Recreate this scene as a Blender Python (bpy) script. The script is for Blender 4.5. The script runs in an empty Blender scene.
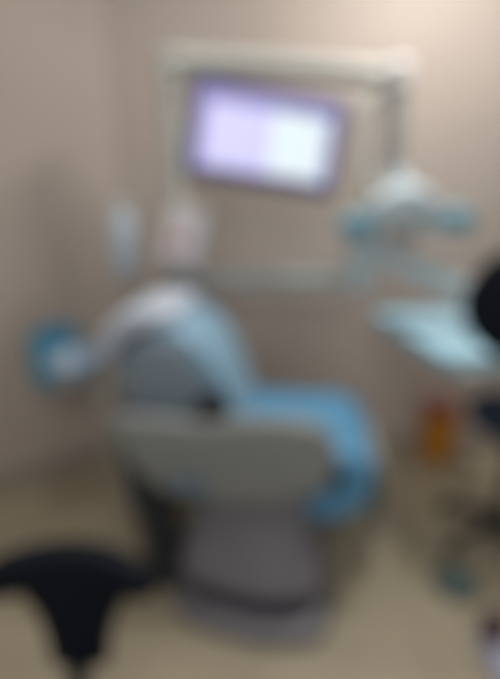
import bpy, bmesh, math, random
from mathutils import Vector, Matrix
random.seed(4)
R = math.radians
PI = math.pi
# ------------------------------------------------------------------ camera numbers
H, PITCH, F = 1.55, 19.4, 490.0
def P(x, y, Y):
    """real-world point seen at photo pixel (x, y) when it stands Y metres ahead"""
    c, s = math.cos(R(PITCH)), math.sin(R(PITCH))
    u, v = (x-250)/F, (339.5-y)/F
    dy, dz = c + v*s, -s + v*c
    k = Y/dy
    return Vector((u*k, Y, H + dz*k))
def PF(x, y, z=0.0):
    c, s = math.cos(R(PITCH)), math.sin(R(PITCH))
    u, v = (x-250)/F, (339.5-y)/F
    dy, dz = c + v*s, -s + v*c
    k = (z-H)/dz
    return Vector((u*k, dy*k, z))

col = bpy.context.scene.collection
# ------------------------------------------------------------------ materials
def mat(name, c, rough=0.5, metal=0.0, noise=0.0, nscale=20, emit=None, es=1.0, coat=0.0, spec=0.5, bump=0.0, trans=0.0):
    m = bpy.data.materials.new(name); m.use_nodes = True
    nt = m.node_tree; b = nt.nodes['Principled BSDF']
    b.inputs['Base Color'].default_value = (*c, 1)
    b.inputs['Roughness'].default_value = rough
    b.inputs['Metallic'].default_value = metal
    b.inputs['Coat Weight'].default_value = coat
    b.inputs['Specular IOR Level'].default_value = spec
    b.inputs['Transmission Weight'].default_value = trans
    if emit:
        b.inputs['Emission Color'].default_value = (*emit, 1); b.inputs['Emission Strength'].default_value = es
    if noise or bump:
        tc = nt.nodes.new('ShaderNodeTexCoord'); n = nt.nodes.new('ShaderNodeTexNoise')
        n.inputs['Scale'].default_value = nscale; n.inputs['Detail'].default_value = 4
        nt.links.new(tc.outputs['Object'], n.inputs['Vector'])
        if noise:
            r = nt.nodes.new('ShaderNodeValToRGB')
            r.color_ramp.elements[0].color = (*[k*(1-noise) for k in c], 1)
            r.color_ramp.elements[1].color = (*[min(1, k*(1+noise)) for k in c], 1)
            r.color_ramp.elements[0].position = .3; r.color_ramp.elements[1].position = .7
            nt.links.new(n.outputs['Fac'], r.inputs['Fac']); nt.links.new(r.outputs['Color'], b.inputs['Base Color'])
        if bump:
            bp = nt.nodes.new('ShaderNodeBump'); bp.inputs['Strength'].default_value = bump
            nt.links.new(n.outputs['Fac'], bp.inputs['Height']); nt.links.new(bp.outputs['Normal'], b.inputs['Normal'])
    return m
M = {}
M['wall'] = mat('wall_paint', (.515, .44, .385), .75, noise=.03, nscale=3, bump=.02)
M['ceil'] = mat('ceiling_paint', (.75, .73, .70), .8)
M['base'] = mat('baseboard_paint', (.34, .30, .26), .5)
M['grey'] = mat('grey_shell', (.27, .285, .275), .42, noise=.03, nscale=8)
M['grey2'] = mat('pedestal_grey', (.17, .165, .18), .45, noise=.03, nscale=8)
M['slot'] = mat('dark_slot', (.03, .028, .045), .5)
M['blue'] = mat('blue_vinyl', (.11, .33, .54), .38, noise=.04, nscale=10, bump=.03)
M['pale'] = mat('pale_blue_vinyl', (.26, .44, .58), .3, noise=.05, nscale=9, bump=.03)
M['lav'] = mat('headrest_cover', (.60, .67, .78), .35, noise=.05, nscale=12, bump=.05)
M['white'] = mat('off_white_enamel', (.52, .53, .49), .35)
M['white2'] = mat('warm_white_plastic', (.70, .68, .67), .35)
M['armgrey'] = mat('arm_grey', (.42, .48, .47), .4)
M['midgrey'] = mat('mid_grey', (.33, .33, .32), .45)
M['unit'] = mat('unit_beige_grey', (.40, .38, .33), .45, noise=.03)
M['lamp'] = mat('lamp_body', (.60, .70, .75), .35)
M['teal'] = mat('blue_handle', (.16, .38, .48), .35)
M['tray'] = mat('pale_blue_tray_liner', (.38, .68, .84), .35, noise=.04)
M['black'] = mat('black_vinyl', (.004, .007, .013), .6, spec=.2)
M['rubber'] = mat('black_rubber', (.015, .018, .02), .6)
M['navy'] = mat('navy_fabric', (.015, .035, .075), .7, noise=.1)
M['slate'] = mat('slate_blue', (.18, .25, .38), .5)
M['steel'] = mat('steel', (.5, .5, .5), .3, metal=1)
M['cyan'] = mat('blue_splash', (.05, .33, .50), .35)
M['porc'] = mat('porcelain_blue_white', (.45, .58, .72), .15, coat=.5)
M['orange'] = mat('orange_plastic', (.75, .30, .015), .45, noise=.05)
M['redlid'] = mat('red_brown_lid', (.42, .13, .07), .45)
M['red'] = mat('red_mark', (.75, .10, .12), .4)
M['bottle'] = mat('pale_blue_bottle', (.60, .70, .80), .25, noise=.03)
M['maroon'] = mat('maroon_fabric', (.06, .02, .035), .7, noise=.1)
M['lilac'] = mat('lilac_white', (.42, .42, .58), .5)
M['bezel'] = mat('monitor_bezel', (.10, .10, .15), .4)
M['pedal'] = mat('grey_green_pedal', (.10, .13, .12), .5)

def floor_mat():
    m = bpy.data.materials.new('floor_tiles'); m.use_nodes = True
    nt = m.node_tree; b = nt.nodes['Principled BSDF']
    tc = nt.nodes.new('ShaderNodeTexCoord'); br = nt.nodes.new('ShaderNodeTexBrick')
    br.offset = 0; br.inputs['Scale'].default_value = 1
    br.inputs['Brick Width'].default_value = .6; br.inputs['Row Height'].default_value = .6
    br.inputs['Mortar Size'].default_value = .003
    br.inputs['Color1'].default_value = (.47, .40, .285, 1); br.inputs['Color2'].default_value = (.44, .38, .27, 1)
    br.inputs['Mortar'].default_value = (.26, .23, .17, 1)
    n = nt.nodes.new('ShaderNodeTexNoise'); n.inputs['Scale'].default_value = 5; n.inputs['Detail'].default_value = 5
    mx = nt.nodes.new('ShaderNodeMix'); mx.data_type = 'RGBA'; mx.blend_type = 'MULTIPLY'; mx.inputs['Factor'].default_value = .25
    nt.links.new(tc.outputs['Object'], br.inputs['Vector']); nt.links.new(tc.outputs['Object'], n.inputs['Vector'])
    nt.links.new(br.outputs['Color'], mx.inputs[6]); nt.links.new(n.outputs['Fac'], mx.inputs[7])
    nt.links.new(mx.outputs[2], b.inputs['Base Color']); b.inputs['Roughness'].default_value = .4
    return m
M['floor'] = floor_mat()

def screen_mat():
    """lit desktop: purple backdrop, lavender window on the left, cool white window on the right"""
    m = bpy.data.materials.new('lit_screen'); m.use_nodes = True
    nt = m.node_tree; b = nt.nodes['Principled BSDF']; N = nt.nodes.new; L = nt.links.new
    tc = N('ShaderNodeTexCoord'); sp = N('ShaderNodeSeparateXYZ'); L(tc.outputs['Generated'], sp.inputs[0])
    def step(src, lo, hi):
        mr = N('ShaderNodeMapRange'); mr.interpolation_type = 'SMOOTHSTEP'
        mr.inputs[1].default_value = lo; mr.inputs[2].default_value = hi; L(src, mr.inputs[0]); return mr.outputs[0]
    def mul(a, c):
        k = N('ShaderNodeMath'); k.operation = 'MULTIPLY'; L(a, k.inputs[0]); L(c, k.inputs[1]); return k.outputs[0]
    def mix(f, A, B):
        k = N('ShaderNodeMix'); k.data_type = 'RGBA'; L(f, k.inputs[0])
        for s, i in ((A, 6), (B, 7)):
            if isinstance(s, tuple): k.inputs[i].default_value = (*s, 1)
            else: L(s, k.inputs[i])
        return k.outputs[2]
    X, Z = sp.outputs[0], sp.outputs[2]
    win = mul(mul(step(X, .05, .09), step(X, .96, .92)), mul(step(Z, .03, .07), step(Z, .88, .76)))
    right = step(X, .52, .56)
    c = mix(right, (.64, .62, .97), (.80, .91, .96))
    c = mix(win, (.20, .17, .46), c)
    L(c, b.inputs['Emission Color']); b.inputs['Emission Strength'].default_value = 1.0
    b.inputs['Base Color'].default_value = (.02, .02, .02, 1); b.inputs['Roughness'].default_value = .3
    return m
M['screen'] = screen_mat()

# ------------------------------------------------------------------ mesh helpers
def link(name, bm, m, parent=None, smooth=True):
    bmesh.ops.recalc_face_normals(bm, faces=bm.faces)
    me = bpy.data.meshes.new(name); bm.to_mesh(me); bm.free()
    me.materials.append(m)
    if smooth:
        for p in me.polygons: p.use_smooth = True
        try: me.set_sharp_from_angle(angle=R(38))
        except Exception: pass
    o = bpy.data.objects.new(name, me); col.objects.link(o)
    if parent: o.parent = parent
    return o
def tag(o, label=None, cat=None, group=None, kind=None):
    if label: o['label'] = label
    if cat: o['category'] = cat
    if group: o['group'] = group
    if kind: o['kind'] = kind
    return o
def empty(name, loc, rz=0, label=None, cat=None, group=None):
    o = bpy.data.objects.new(name, None); o.empty_display_size = .1; col.objects.link(o)
    o.location = loc; o.rotation_euler = (0, 0, rz)
    return tag(o, label, cat, group)
def box(bm, c, s, bev=0.0, rot=None, seg=3):
    mtx = Matrix.Translation(Vector(c))
    if rot: mtx = mtx @ rot
    t = bmesh.new(); bmesh.ops.create_cube(t, size=1)
    bmesh.ops.scale(t, vec=Vector(s), verts=t.verts)
    if bev: bmesh.ops.bevel(t, geom=list(t.edges), offset=bev, segments=seg, affect='EDGES', profile=.5)
    bmesh.ops.transform(t, matrix=mtx, verts=t.verts)
    me = bpy.data.meshes.new('t'); t.to_mesh(me); t.free(); bm.from_mesh(me); bpy.data.meshes.remove(me)
    return bm
def catmull(pts, n=6):
    pts = [Vector(p) for p in pts]
    if len(pts) < 3: return pts
    out = []
    q = [2*pts[0]-pts[1]] + pts + [2*pts[-1]-pts[-2]]
    for i in range(1, len(q)-2):
        a, b, c, d = q[i-1:i+3]
        for k in range(n):
            t = k/n
            out.append(.5*((2*b)+(c-a)*t+(2*a-5*b+4*c-d)*t*t+(-a+3*b-3*c+d)*t**3))
    out.append(pts[-1]); return out
def ring_skin(bm, rings, cap=True):
    vs = [[bm.verts.new(p) for p in r] for r in rings]
    n = len(vs[0])
    for a, b in zip(vs, vs[1:]):
        for i in range(n): bm.faces.new((a[i], a[(i+1) % n], b[(i+1) % n], b[i]))
    if cap: bm.faces.new(vs[0]); bm.faces.new(vs[-1])
def tube(bm, pts, r, seg=16, smooth=0):
    if smooth: pts = catmull(pts, smooth)
    pts = [Vector(p) for p in pts]; n = len(pts)
    rr = r if isinstance(r, (list, tuple)) else [r]*n
    if len(rr) != n: rr = [rr[0] + (rr[-1]-rr[0])*i/(n-1) for i in range(n)]
    t0 = (pts[1]-pts[0]).normalized()
    up = Vector((0, 0, 1)) if abs(t0.z) < .9 else Vector((1, 0, 0))
    nx = t0.cross(up).normalized(); rings = []
    for i, p in enumerate(pts):
        t = (pts[min(i+1, n-1)]-pts[max(i-1, 0)]).normalized()
        nx = (nx - t*nx.dot(t)).normalized(); ny = t.cross(nx)
        rings.append([p + nx*math.cos(2*PI*k/seg)*rr[i] + ny*math.sin(2*PI*k/seg)*rr[i] for k in range(seg)])
    ring_skin(bm, rings); return bm
def lathe(bm, prof, c=(0, 0, 0), seg=40, mtx=None):
    c = Vector(c); rings = []
    for r, z in prof:
        ring = [Vector((max(r, 1e-4)*math.cos(2*PI*k/seg), max(r, 1e-4)*math.sin(2*PI*k/seg), z)) for k in range(seg)]
        if mtx: ring = [mtx @ v for v in ring]
        rings.append([v + c for v in ring])
    ring_skin(bm, rings); return bm
def slab(bm, path, width, thick, y0=0.0, n=6, seg=36, e=5.0, endround=True):
    """cushion: superelliptic section swept along a profile (x,z), lying across y"""
    k = len(path)
    P3 = catmull([Vector((p[0], 0, p[1])) for p in path], n)
    m = len(P3)
    def val(a, i):
        if not isinstance(a, (list, tuple)): return a
        u = i/(m-1)*(k-1); j = min(int(u), k-2); return a[j] + (a[j+1]-a[j])*(u-j)
    L = [0]
    for a, b in zip(P3, P3[1:]): L.append(L[-1] + (b-a).length)
    rings = []
    def ring(i, f, off):
        t = (P3[min(i+1, m-1)]-P3[max(i-1, 0)]).normalized(); nn = Vector((-t.z, 0, t.x))
        w, h = val(width, i)/2, val(thick, i)/2; out = []
        for q in range(seg):
            a = 2*PI*q/seg; ca, sa = math.cos(a), math.sin(a)
            cx = math.copysign(abs(ca)**(2/e), ca); cy = math.copysign(abs(sa)**(2/e), sa)
            ww = w - (1-f)*h
            out.append(P3[i] + t*off + Vector((0, y0 + cx*ww, 0)) + nn*cy*h*f)
        return out
    if endround:
        h = val(thick, 0)/2
        for a in (80, 60, 40, 20): rings.append(ring(0, math.cos(R(a)), -h*math.sin(R(a))))
    for i in range(m): rings.append(ring(i, 1, 0))
    if endround:
        h = val(thick, m-1)/2
        for a in (20, 40, 60, 80): rings.append(ring(m-1, math.cos(R(a)), h*math.sin(R(a))))
    ring_skin(bm, rings); return bm
def prism(bm, poly, y0, y1, bev=.012, seg=3):
    """polygon in (x,z), extruded from y0 to y1, edges rounded"""
    t = bmesh.new()
    a = [t.verts.new((x, y0, z)) for x, z in poly]; b = [t.verts.new((x, y1, z)) for x, z in poly]
    n = len(poly); fa = t.faces.new(a); fb = t.faces.new(b[::-1])
    for i in range(n): t.faces.new((a[i], b[i], b[(i+1) % n], a[(i+1) % n]))
    bmesh.ops.recalc_face_normals(t, faces=t.faces)
    if bev:
        ed = list(fa.edges) + list(fb.edges)
        bmesh.ops.bevel(t, geom=ed, offset=bev, segments=seg, affect='EDGES', profile=.5)
    me = bpy.data.meshes.new('t'); t.to_mesh(me); t.free(); bm.from_mesh(me); bpy.data.meshes.remove(me)
    return bm
def sm(poly, n=5):
    """closed smooth polygon"""
    q = [Vector((x, z)) for x, z in poly]; out = []; N = len(q)
    for i in range(N):
        a, b, c, d = q[i-1], q[i], q[(i+1) % N], q[(i+2) % N]
        for k in range(n):
            t = k/n; v = .5*((2*b)+(c-a)*t+(2*a-5*b+4*c-d)*t*t+(-a+3*b-3*c+d)*t**3); out.append((v.x, v.y))
    return out
B = bmesh.new

# ------------------------------------------------------------------ setting
WY, CX, CZ = 2.50, -.64, 2.75
ld = Vector((-.86, -.51))                                   # direction of the angled left wall
def quadwall(name, p, q, thick_n, z0=0, z1=CZ, m='wall', t=.1):
    bm = B(); p, q, nn = Vector(p), Vector(q), Vector(thick_n).normalized()*t
    pts = [p, q, q+nn, p+nn]
    ring_skin(bm, [[Vector((a.x, a.y, z0)) for a in pts], [Vector((a.x, a.y, z1)) for a in pts]])
    return tag(link(name, bm, M[m], smooth=False), kind='structure')
lw_end = Vector((CX, WY)) + ld*2.6
quadwall('wall_back', (CX, WY), (3.0, WY), (0, 1))
quadwall('wall_left', (CX, WY), lw_end, (-.51, .86))
quadwall('baseboard_back', (CX+.01, WY), (3.0, WY), (0, -1), 0, .08, 'base', .012)
quadwall('baseboard_left', (CX, WY), lw_end, (.51, -.86), 0, .08, 'base', .012)
bm = B(); box(bm, (0, .3, -.05), (7, 6, .1)); tag(link('floor', bm, M['floor'], smooth=False), kind='structure')
bm = B(); box(bm, (0, .3, CZ+.05), (7, 6, .1)); tag(link('ceiling', bm, M['ceil'], smooth=False), kind='structure')

# ------------------------------------------------------------------ dental chair (local x: towards the feet, -y: near side)
chair = empty('dental_chair', (0, 1.75, 0), R(-8),
              'blue vinyl dental chair with grey moulded shell on a grey pedestal', 'dental chair')
# pedestal
bm = B()
ped = [(-.25, .02), (.25, .02), (.27, .10), (.24, .22), (.25, .34), (.27, .44), (-.22, .44), (-.24, .34), (-.25, .2)]
base = [(x+.045, y) for x, y in [(.27, -.46), (.30, -.30), (.28, .1), (.22, .22), (-.22, .22), (-.27, .1), (-.29, -.3), (-.24, -.44), (-.05, -.50), (.12, -.51)]]
def outline(pts, z, s=1.0, oy=0): return [Vector((x*s, y*s+oy, z)) for x, y in sm([(a, b) for a, b in pts], 5)]
ring_skin(bm, [outline(base, 0), outline(base, .012, 1.0), outline(base, .05, .98), outline(base, .062, .94)])
link('base_plate', bm, M['grey2'], chair)
bm = B()
ring_skin(bm, [outline(base, .0625, .88, .01), outline(base, .15, .87, .01)])
link('base_gasket', bm, M['slot'], chair)
bm = B()
ring_skin(bm, [outline(base, .1505, .90, .01), outline(base, .17, .91, .02), outline(base, .22, .86, .03), outline(base, .30, .78, .05), outline(base, .38, .74, .07), outline(base, .44, .72, .08)])
link('pedestal_cover', bm, M['grey2'], chair)
# seat hull, narrower than the cushion
bm = B()
hull = sm([(-.36, .58), (-.10, .545), (.18, .53), (.30, .50), (.335, .44), (.26, .40), (.06, .42), (-.15, .43), (-.32, .47)])
prism(bm, hull, -.20, .20, .02); link('seat_hull', bm, M['grey'], chair)
# cushion of seat and folded leg rest
bm = B()
slab(bm, [(-.16, .60), (.0, .585), (.2, .585), (.365, .587), (.42, .53), (.40, .43), (.33, .375), (.20, .345)],
     [.46, .48, .50, .52, .52, .50, .47, .44], [.09, .10, .10, .10, .11, .14, .15, .12], 0.0)
link('seat_cushion', bm, M['blue'], chair)
# clear foot cover hanging from the far end
bm = B()
slab(bm, [(.475, .53), (.515, .48), (.53, .40), (.53, .25), (.52, .08)], [.26, .34, .34, .32, .26], .008, .05, e=8, endround=False)
o = link('foot_cover', bm, mat('pale_foot_cover', (.52, .57, .56), .3, trans=.0), chair); o['label'] = 'pale grey-blue foot cover'
# near armrest / side shell
bm = B()
arm = sm([(-.43, .735), (-.30, .745), (-.12, .74), (.05, .765), (.20, .77), (.30, .735), (.335, .63), (.29, .52), (.20, .465), (.04, .43), (-.16, .43), (-.28, .46), (-.38, .55), (-.43, .65)])
prism(bm, arm, -.325, -.262, .022); link('side_shell', bm, M['grey'], chair)
bm = B()
box(bm, (-.165, -.328, .50), (.13, .012, .045), .005, Matrix.Rotation(R(12), 4, 'Y'))
o = link('side_trim', bm, mat('trim_blue', (.10, .20, .30), .4), chair); o['label'] = 'small blue trim on the grey side shell'
# back rest: moulded shell below, upholstery above
bm = B()
bk = sm([(-.05, .66), (-.095, .79), (-.15, .89), (-.23, .985), (-.34, .985), (-.42, .93), (-.43, .80), (-.38, .70), (-.22, .655)])
prism(bm, bk, -.22, .21, .018); link('back_shell', bm, mat('back_shell_grey', (.25, .31, .37), .4), chair)
bm = B()
slab(bm, [(-.03, .645), (-.08, .78), (-.13, .89), (-.19, .965), (-.25, 1.0), (-.30, 1.01)],
     [.38, .40, .42, .42, .40, .38], [.08, .09, .09, .085, .08, .07], 0.0)
link('back_cushion', bm, M['pale'], chair)
bm = B()
slab(bm, [(-.26, 1.06), (-.34, 1.055), (-.42, 1.025), (-.485, .955), (-.50, .89)], [.34, .38, .38, .36, .32], [.06, .08, .09, .09, .07], -.02)
hr = link('headrest', bm, M['lav'], chair); hr['label'] = 'headrest in a pale lavender-white cover'
bm = B()
for dy in (-.05, .03): box(bm, (-.38, dy, .985), (.12, .02, .02), .004, Matrix.Rotation(R(20), 4, 'Y'))
link('headrest_bracket', bm, M['steel'], hr)
# black hinge cover
bm = B()
lathe(bm, [(0, -.03), (.045, -.03), (.055, -.022), (.055, .022), (.045, .03), (0, .03)], (-.09, -.262, .775), mtx=Matrix.Rotation(R(90), 4, 'X'))
link('hinge_cover', bm, M['rubber'], chair)
# rear lift bellows, black
bm = B()
pts = []; rr = []
for i in range(25):
    t = i/24; pts.append(Vector((-.43 + .13*t, -.22, .68 - .60*t))); rr.append((.052 + .025*t) + (.008 if i % 2 else -.004))
tube(bm, pts, rr, 24); link('lift_bellows', bm, M['rubber'], chair)
bm = B(); box(bm, (-.31, -.22, .05), (.17, .22, .10), .02); link('lift_foot', bm, M['rubber'], chair)

# ------------------------------------------------------------------ unit with cuspidor, behind the chair's head
ux, uy = -.305, 2.12
unit = empty('dental_unit', (ux, uy, 0), 0, 'beige-grey dental side unit with pale blue rinse bowl left of the chair', 'dental unit')
bm = B(); box(bm, (-.02, .02, .035), (.42, .26, .07), .02); link('floor_plate', bm, M['unit'], unit)
bm = B(); box(bm, (-.02, .02, .43), (.30, .22, .72), .04); link('cabinet', bm, M['unit'], unit)
bm = B(); box(bm, (-.215, -.12, .63), (.50, .10, .07), .025); box(bm, (-.02, -.05, .64), (.14, .14, .07), .02); link('bowl_arm', bm, M['unit'], unit)
bm = B()
tube(bm, [(-.30, -.14, .63), (-.315, -.15, .55), (-.28, -.17, .36), (-.27, -.16, .12), (-.27, -.15, .001)], [.07, .06], 24, 5)
link('drain_column', bm, M['unit'], unit)
bm = B()
lathe(bm, [(.03, -.07), (.07, -.055), (.105, -.01), (.118, .03), (.122, .04), (.116, .042), (.10, .0), (.06, -.04), (.0, -.05)], (-.47, -.16, .735), mtx=Matrix.Scale(1.15, 4))
link('rinse_bowl', bm, M['porc'], unit)
bm = B()
rings = []
for j in range(7):
    z = .68 + .21*j/6; r = .148 + .012*math.sin(j/6*PI)
    rings.append([Vector((-.47 + r*math.cos(a), -.16 + r*math.sin(a), z)) for a in [R(95 + 160*k/20) for k in range(21)]] +
                 [Vector((-.47 + (r-.01)*math.cos(a), -.16 + (r-.01)*math.sin(a), z)) for a in [R(255 - 160*k/20) for k in range(21)]])
ring_skin(bm, rings); o = link('splash_guard', bm, M['cyan'], unit); o['label'] = 'deep blue splash guard behind the bowl'
bm = B(); tube(bm, [(-.28, -.10, .66), (-.28, -.10, .87), (-.31, -.13, .90), (-.41, -.15, .87)], .009, 12, 5); link('bowl_tap', bm, M['steel'], unit)
# post carrying arms
bm = B()
tube(bm, [(0, 0, .78), (0, 0, 1.84)], .040, 28)
link('post', bm, M['white'], unit)
bm = B(); tube(bm, [(0, 0, .78), (0, 0, 1.12)], .052, 28); link('post_sleeve', bm, M['midgrey'], unit)
bm = B(); lathe(bm, [(0, 0), (.045, 0), (.05, .01), (.05, .05), (.042, .065), (0, .068)], (0, 0, 1.83)); link('post_cap', bm, M['white'], unit)

# bottle on a bracket
b = P(124, 240, uy-.02)
bt = empty('water_bottle', (b.x, b.y, b.z-.15), 0, 'pale blue upright water bottle bracketed left of the white post', 'bottle')
bm = B(); lathe(bm, [(0, 0), (.044, 0), (.052, .012), (.053, .21), (.045, .245), (.026, .262), (.024, .272), (0, .272)]); link('bottle_body', bm, M['bottle'], bt)
bm = B(); lathe(bm, [(0, .2725), (.032, .2725), (.032, .295), (.026, .302), (0, .302)]); link('cap', bm, M['lamp'], bt)
bm = B(); tube(bm, [(ux-.032-b.x, .02, .29), (-.033, 0, .29)], .011, 12); link('bracket', bm, M['unit'], bt)

# white box with a red mark on the post
c = P(185, 236, uy-.075)
bx = empty('control_box', c, 0, 'white tilted box with a red mark on the post under the monitor', 'control box')
rot = Matrix.Rotation(R(14), 4, 'Y')
bm = B(); box(bm, (0, 0, 0), (.18, .055, .25), .022, rot); link('housing', bm, M['white2'], bx)
bm = B(); box(bm, (0, -.03, 0), (.145, .006, .215), .003, rot); link('front_panel', bm, mat('panel_white', (.88, .84, .85), .35), bx)
bm = B(); lathe(bm, [(0, 0), (.019, 0), (.021, .003), (0, .005)], (-.02, -.033, -.01), mtx=Matrix.Rotation(R(90), 4, 'X'))
box(bm, (-.02, -.036, -.04), (.045, .004, .008), .001, rot); o = link('red_mark', bm, M['red'], bx); o['label'] = 'small red round mark with a bar below'
bm = B(); tube(bm, [(-.03, .03, 0), (-.03, .05, 0)], .02, 12); link('clamp', bm, M['midgrey'], bx)

# ------------------------------------------------------------------ monitor
c = P(265, 138, 1.93)
mon = empty('computer_monitor', c, 0, 'tilted flat monitor with a glowing lavender and white screen', 'monitor')
roll = Matrix.Rotation(R(8.5), 4, 'Y') ; yaw = Matrix.Rotation(R(3), 4, 'Z') @ Matrix.Rotation(R(-8), 4, 'X')
mr = yaw @ roll
W, Hh = .565, .345
bm = B(); box(bm, (0, 0, 0), (W, .028, Hh), .009); bmesh.ops.transform(bm, matrix=mr, verts=bm.verts); link('bezel', bm, M['bezel'], mon)
bm = B(); box(bm, (0, -.0155, .004), (W-.055, .004, Hh-.06), 0); o = link('screen', bm, M['screen'], mon, smooth=False)
o.matrix_local = mr; o['label'] = 'lit screen, lavender at left, cool white at right'
bm = B(); box(bm, (0, .035, 0), (.26, .045, .18), .015); bmesh.ops.transform(bm, matrix=mr, verts=bm.verts); link('rear_housing', bm, M['bezel'], mon)
pc = Vector((ux, uy, c.z)) - c
bm = B(); tube(bm, [(0, .055, 0), (0, .14, 0), (pc.x+.10, pc.y+.02, 0), (pc.x+.033, pc.y, 0)], .018, 14); link('mount_arm', bm, M['white'], mon)
bm = B(); tube(bm, [(pc.x, pc.y, -.045), (pc.x, pc.y, .045)], .042, 24); link('clamp', bm, M['white'], mon)

# ------------------------------------------------------------------ operating light
p0 = Vector((ux, uy, 2.0)); 
a0 = P(172, 58, uy); a1 = P(397, 76, 2.02)
a0 = Vector((ux, uy, 1.90))
lt = empty('operating_light', a0, 0, 'pale blue-white operating light with two blue handles on a long white arm', 'dental light')
loc = lambda v: v - a0
bm = B()
d = loc(a1); tube(bm, [(0, 0, .03), d*.5 + Vector((0, 0, .02)), d], [.046, .042, .040], 22)
lathe(bm, [(0, 0), (.05, 0), (.052, .02), (.052, .06), (.03, .075), (0, .075)])
link('main_arm', bm, M['white'], lt)
bm = B(); lathe(bm, [(0, -.05), (.042, -.05), (.054, -.035), (.054, .035), (.042, .05), (0, .05)], d); link('elbow', bm, M['white2'], lt)
a2 = P(393, 172, 1.98)
bm = B(); tube(bm, [d - Vector((0, 0, .04)), loc(a2)], [.044, .044], 22); link('drop_arm', bm, M['midgrey'], lt)
h = P(402, 214, 1.95)
bm = B()
tube(bm, [loc(P(380, 92, 2.0)), loc(P(364, 110, 1.99)), loc(P(361, 150, 1.98)), loc(P(368, 185, 1.97)), loc(P(392, 200, 1.97))], .026, 14, 5)
link('yoke', bm, M['white'], lt)
bm = B()
# head: shallow curved shell with a lens bar
slab(bm, [(-.115, -.035), (-.07, .015), (0, .045), (.07, .02), (.135, -.03)], [.10, .16, .18, .16, .10], [.08, .13, .15, .13, .08])
bmesh.ops.transform(bm, matrix=Matrix.Translation(loc(h)), verts=bm.verts)
hd = link('lamp_head', bm, M['lamp'], lt)
bm = B(); tube(bm, [loc(P(393, 168, 1.98)), loc(h)+Vector((0, 0, .08))], .038, 20); link('swivel', bm, M['lamp'], lt)
bm = B(); box(bm, loc(P(403, 233, 1.87)), (.13, .05, .075), .025, Matrix.Rotation(R(-20), 4, 'X')); link('reflector', bm, mat('reflector_grey', (.17, .18, .18), .4), lt)
for px, py, tw in ((358, 226, -1), (456, 221, 1)):
    q = loc(P(px, py, 1.92))
    bm = B(); tube(bm, [loc(h) + Vector((tw*.10, 0, -.02)), q], .014, 12); hs = link('handle_stem', bm, M['lamp'], lt)
    bm = B(); slab(bm, [(-.035, 0), (0, .006), (.035, 0)], [.06, .07, .06], [.085, .095, .085], e=3)
    bmesh.ops.transform(bm, matrix=Matrix.Translation(q), verts=bm.verts)
    link('handle', bm, M['teal'], lt)

# ------------------------------------------------------------------ instrument table on its arms
b0 = P(176, 280, uy); b1 = P(360, 277, 2.0)
dl = empty('instrument_table', (ux, uy, b0.z), 0, 'pale blue instrument tray on a jointed grey arm right of the chair', 'instrument tray')
o3 = Vector((ux, uy, b0.z)); loc2 = lambda v: v - o3
bm = B(); tube(bm, [(0, 0, -.045), (0, 0, .045)], .058, 26); link('post_collar', bm, M['midgrey'], dl)
bm = B(); tube(bm, [(.05, 0, 0), loc2(b1)], .031, 20); link('lower_arm', bm, M['armgrey'], dl)
bm = B(); lathe(bm, [(0, -.055), (.036, -.055), (.042, -.045), (.042, .11), (.034, .12), (0, .12)], loc2(b1)); link('pivot', bm, M['lamp'], dl)
b2 = P(356, 248, 2.0); b3 = P(474, 292, 1.93)
bm = B()
tube(bm, [loc2(P(352, 242, 2.0)), loc2(P(376, 252, 1.99)), loc2(b3)], [.047, .045, .042], 18); link('upper_arm', bm, mat('upper_arm_white', (.62, .72, .75), .4), dl)
bm = B(); tz = .90
tube(bm, [loc2(b3)+Vector((0, 0, .04)), loc2(Vector((b3.x, b3.y, tz+.008)))], .026, 18); link('tray_stem', bm, M['armgrey'], dl)
tr = [Vector((.57, 2.22, tz)), Vector((1.06, 2.27, tz)), Vector((1.10, 1.66, tz)), Vector((.70, 1.60, tz))]
ctr = sum(tr, Vector())/4
def trayring(s, z): 
    q = [ctr + (v-ctr)*s for v in tr]; out = []
    for i in range(4):
        a, b_, c_ = q[i-1], q[i], q[(i+1) % 4]
        p_, n_ = b_ + (a-b_).normalized()*.06, b_ + (c_-b_).normalized()*.06
        for k in range(7):
            t = k/6; w = p_*(1-t)**2 + b_*2*t*(1-t) + n_*t*t; out.append(loc2(Vector((w.x, w.y, z))))
    return out
bm = B(); ring_skin(bm, [trayring(.9, tz-.045), trayring(.98, tz-.03), trayring(1, tz-.005), trayring(1, tz+.012), trayring(.97, tz+.012), trayring(.95, tz)])
link('tray', bm, M['tray'], dl)
bm = B(); ring_skin(bm, [trayring(.90, tz+.0005), trayring(.90, tz+.004)]); link('liner', bm, mat('tray_liner', (.48, .76, .90), .4), dl)
# holder with rail at the near edge
bm = B(); hb = Vector((.89, 1.612, tz-.03)); box(bm, loc2(hb), (.30, .05, .03), .008, Matrix.Rotation(R(13), 4, 'Z')); link('handpiece_holder', bm, M['armgrey'], dl)

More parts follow.
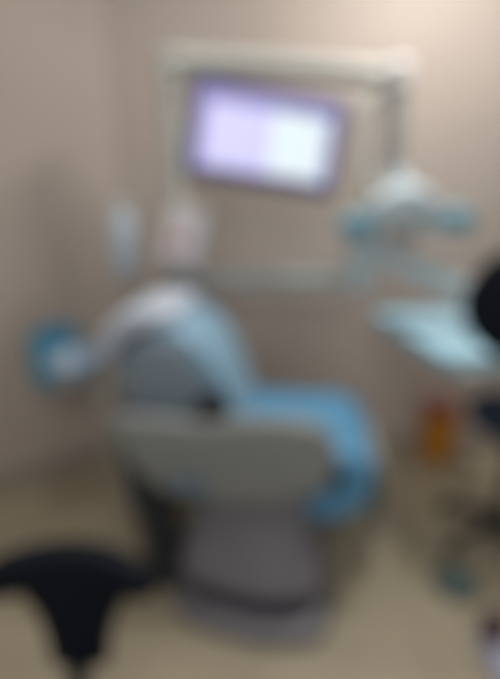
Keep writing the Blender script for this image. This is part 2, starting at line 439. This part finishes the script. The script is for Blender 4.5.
# ------------------------------------------------------------------ black stools
def stool(name, loc, rz, seat_z, label, cat, sm_='black', sr=1.0):
    s = empty(name, loc, rz, label, cat)
    # local: seat centre at origin, backrest on +y
    bm = B(); lathe(bm, [(0, -.07), (.14, -.07), (.185, -.055), (.20, -.03), (.20, -.015), (.185, .0), (.12, .008), (0, .004)], (0, 0, seat_z)); link('seat', bm, M[sm_], s)
    bm = B(); lathe(bm, [(0, -.13), (.05, -.13), (.10, -.10), (.12, -.0705), (0, -.0705)], (0, 0, seat_z)); link('seat_pan', bm, M['slate'] if sm_ == 'navy' else M['rubber'], s)
    bm = B(); tube(bm, [(0, 0, .10), (0, 0, seat_z-.07)], [.028, .02], 18); link('gas_column', bm, M['rubber'], s)
    for k in range(5):
        a = 2*PI*k/5 + .3; dx, dy = math.cos(a), math.sin(a)
        bm = B(); tube(bm, [(.0, 0, .105), (dx*.13, dy*.13, .095), (dx*.25, dy*.25, .07)], [.026, .022, .014], 12); lg = link('leg', bm, M['rubber'], s)
        bm = B(); t_ = Matrix.Rotation(a, 4, 'Z') @ Matrix.Rotation(R(90), 4, 'X')
        lathe(bm, [(0, -.018), (.022, -.018), (.026, -.012), (.026, .012), (.022, .018), (0, .018)], (dx*.25, dy*.25, .026), 20, t_)
        link('caster', bm, M['rubber'], lg)
    return s
# near stool, backrest towards the room
sb = P(70, 564, .80)
st = stool('rolling_stool', (sb.x-.01, .50, 0), R(0), .52, 'black stool at the lower left, curved backrest on a flared stem', 'stool')
lx = .01; by = sb.y-.50; bz = sb.z
bm = B()
arc = [(lx + .18*t, by - .05*t*t) for t in [-1, -.8, -.6, -.4, -.2, 0, .2, .4, .6, .8, 1]]
rings = []
for i, (x, y) in enumerate(arc):
    t = -1 + 2*i/10; hh = .050*(1-.25*abs(t)**3); th = .030*(1-.35*abs(t)**3)
    if i in (0, 10): hh *= .45; th *= .45
    rings.append([Vector((x, y + math.copysign(abs(math.cos(a))**.6, math.cos(a))*th, bz + math.copysign(abs(math.sin(a))**.6, math.sin(a))*hh - .012*t*t)) for a in [2*PI*k/28 for k in range(28)]])
ring_skin(bm, rings); link('backrest', bm, M['black'], st)
bm = B()   # flared stem
rings = []
for z, w in ((bz-.015, .155), (bz-.05, .14), (bz-.09, .108), (bz-.14, .082), (bz-.19, .070), (bz-.25, .064)):
    k = (bz-z)/.24
    rings.append([Vector((lx + math.cos(a)*w, by + .012 - .03*k + math.sin(a)*.018, z)) for a in [2*PI*q/24 for q in range(24)]])
ring_skin(bm, rings)
tube(bm, [(lx, by-.02, bz-.235), (lx, by-.06, bz-.30), (lx*.5, by-.16, .44), (0, .05, .445)], .022, 14, 4)
link('backrest_stem', bm, M['black'], st)
# operator's chair at the right
oc = stool('operator_chair', (1.075, 1.73, 0), R(-33), .64, 'black high-backed operator chair at the right beside the tray', 'chair', 'navy')
bm = B(); rings = []
for i in range(13):
    t = -1 + i/6; x = .235*t; hh = .205*max(.05, (1-abs(t)**2.6))**.5; th = .034*max(.2, (1-abs(t)**4))
    rings.append([Vector((x, -.25 + .04*t*t*-1 + .04 + math.cos(a)*th, 1.115 + math.sin(a)*hh)) for a in [2*PI*k/28 for k in range(28)]])
ring_skin(bm, rings); link('backrest', bm, M['black'], oc)
bm = B(); tube(bm, [(0, -.05, .56), (0, -.24, .585), (0, -.285, .72), (0, -.26, .98)], .02, 14, 5); link('backrest_stem', bm, M['rubber'], oc)

# ------------------------------------------------------------------ small things
f = PF(438, 462)
wb = empty('waste_bin', (f.x, 2.40, 0), 0, 'small orange bin with a reddish lid by the back wall', 'bin')
bm = B()
def sq(w, d, z, r=.03): return [Vector((math.copysign(abs(math.cos(a))**.4, math.cos(a))*w, math.copysign(abs(math.sin(a))**.4, math.sin(a))*d, z)) for a in [2*PI*k/32 for k in range(32)]]
ring_skin(bm, [sq(.062, .055, 0), sq(.072, .062, .01), sq(.088, .075, .28), sq(.090, .077, .282)]); link('bin_body', bm, M['orange'], wb)
bm = B(); ring_skin(bm, [sq(.092, .08, .2825), sq(.095, .082, .30), sq(.085, .072, .325), sq(.05, .04, .34)]); link('lid', bm, M['redlid'], wb)
f = PF(455, 585)
fp = empty('foot_pedal', (f.x, f.y, 0), R(15), 'grey-green round foot pedal on the floor under the tray', 'foot pedal')
bm = B(); lathe(bm, [(0, 0), (.085, 0), (.09, .01), (.082, .022), (0, .024)]); link('pedal_base', bm, M['pedal'], fp)
bm = B(); lathe(bm, [(0, .0245), (.065, .0245), (.06, .04), (.03, .048), (0, .05)]); link('pedal_disc', bm, mat('pedal_teal', (.09, .14, .14), .5), fp)
# shoe at the right border
f = PF(490, 664)
sh = empty('shoe', (f.x+.015, f.y-.06, 0), R(8), 'lilac-white shoe with a dark maroon collar at the lower right corner', 'shoe')
def shoering(y, w, z0, z1, e=2.6):
    return [Vector((math.copysign(abs(math.cos(a))**(2/e), math.cos(a))*w, y, (z0+z1)/2 + math.copysign(abs(math.sin(a))**(2/e), math.sin(a))*(z1-z0)/2)) for a in [2*PI*k/24 for k in range(24)]]
bm = B(); ring_skin(bm, [shoering(-.14, .018, .004, .02), shoering(-.13, .034, 0, .026), shoering(-.07, .046, 0, .026), shoering(0, .042, 0, .026), shoering(.07, .036, 0, .03), shoering(.125, .032, 0, .03), shoering(.135, .018, .004, .026)])
link('sole', bm, M['white2'], sh)
bm = B(); ring_skin(bm, [shoering(-.13, .02, .027, .045), shoering(-.11, .035, .026, .062), shoering(-.06, .043, .026, .078), shoering(0, .04, .026, .10), shoering(.05, .037, .03, .115), shoering(.10, .034, .03, .115), shoering(.128, .024, .032, .10)])
link('upper', bm, M['lilac'], sh)
bm = B(); tube(bm, [(0, .075, .085), (0, .08, .13), (0, .085, .17)], [.034, .038, .042], 20); link('collar', bm, M['maroon'], sh)

# ------------------------------------------------------------------ lights
def area(name, loc, size, power, colr, tgt=None, sy=None):
    l = bpy.data.lights.new(name, 'AREA'); l.energy = power; l.color = colr; l.size = size
    if sy: l.shape = 'RECTANGLE'; l.size_y = sy
    o = bpy.data.objects.new(name, l); o.location = loc; col.objects.link(o)
    if tgt is not None:
        o.rotation_euler = (Vector(tgt)-Vector(loc)).to_track_quat('-Z', 'Y').to_euler()
    return o
area('ceiling_or_fill_light', (.78, 1.78, CZ-.03), .32, 23, (1, .97, .93))
area('ceiling_or_fill_light', (-.55, 1.45, CZ-.03), .4, 7, (1, .97, .93))
area('ceiling_or_fill_light', (.1, -.9, CZ-.03), .9, 30, (1, .98, .95))  # added fill lamp behind the camera, lifts the camera-facing sides
w = bpy.data.worlds.new('World'); bpy.context.scene.world = w; w.use_nodes = True
w.node_tree.nodes['Background'].inputs[0].default_value = (.90, .93, 1, 1)
w.node_tree.nodes['Background'].inputs[1].default_value = .27

# ------------------------------------------------------------------ camera
cam = bpy.data.cameras.new('camera'); co = bpy.data.objects.new('camera', cam); col.objects.link(co)
co.location = (0, 0, H); co.rotation_euler = (R(90-PITCH), 0, 0)
cam.sensor_fit = 'VERTICAL'; cam.sensor_height = 24; cam.lens = 24*F/679; cam.clip_start = .02
DEFOCUS = True
if DEFOCUS:      # the photograph is out of focus all over: a lens left focused at a few centimetres
    cam.dof.use_dof = True; cam.dof.focus_distance = .12
    A = 34/(F*(1/.12 - 1/2.0)); cam.dof.aperture_fstop = (cam.lens/1000)/A
bpy.context.scene.camera = co
sc = bpy.context.scene
sc.view_settings.view_transform = 'Standard'
sc.view_settings.exposure = 0
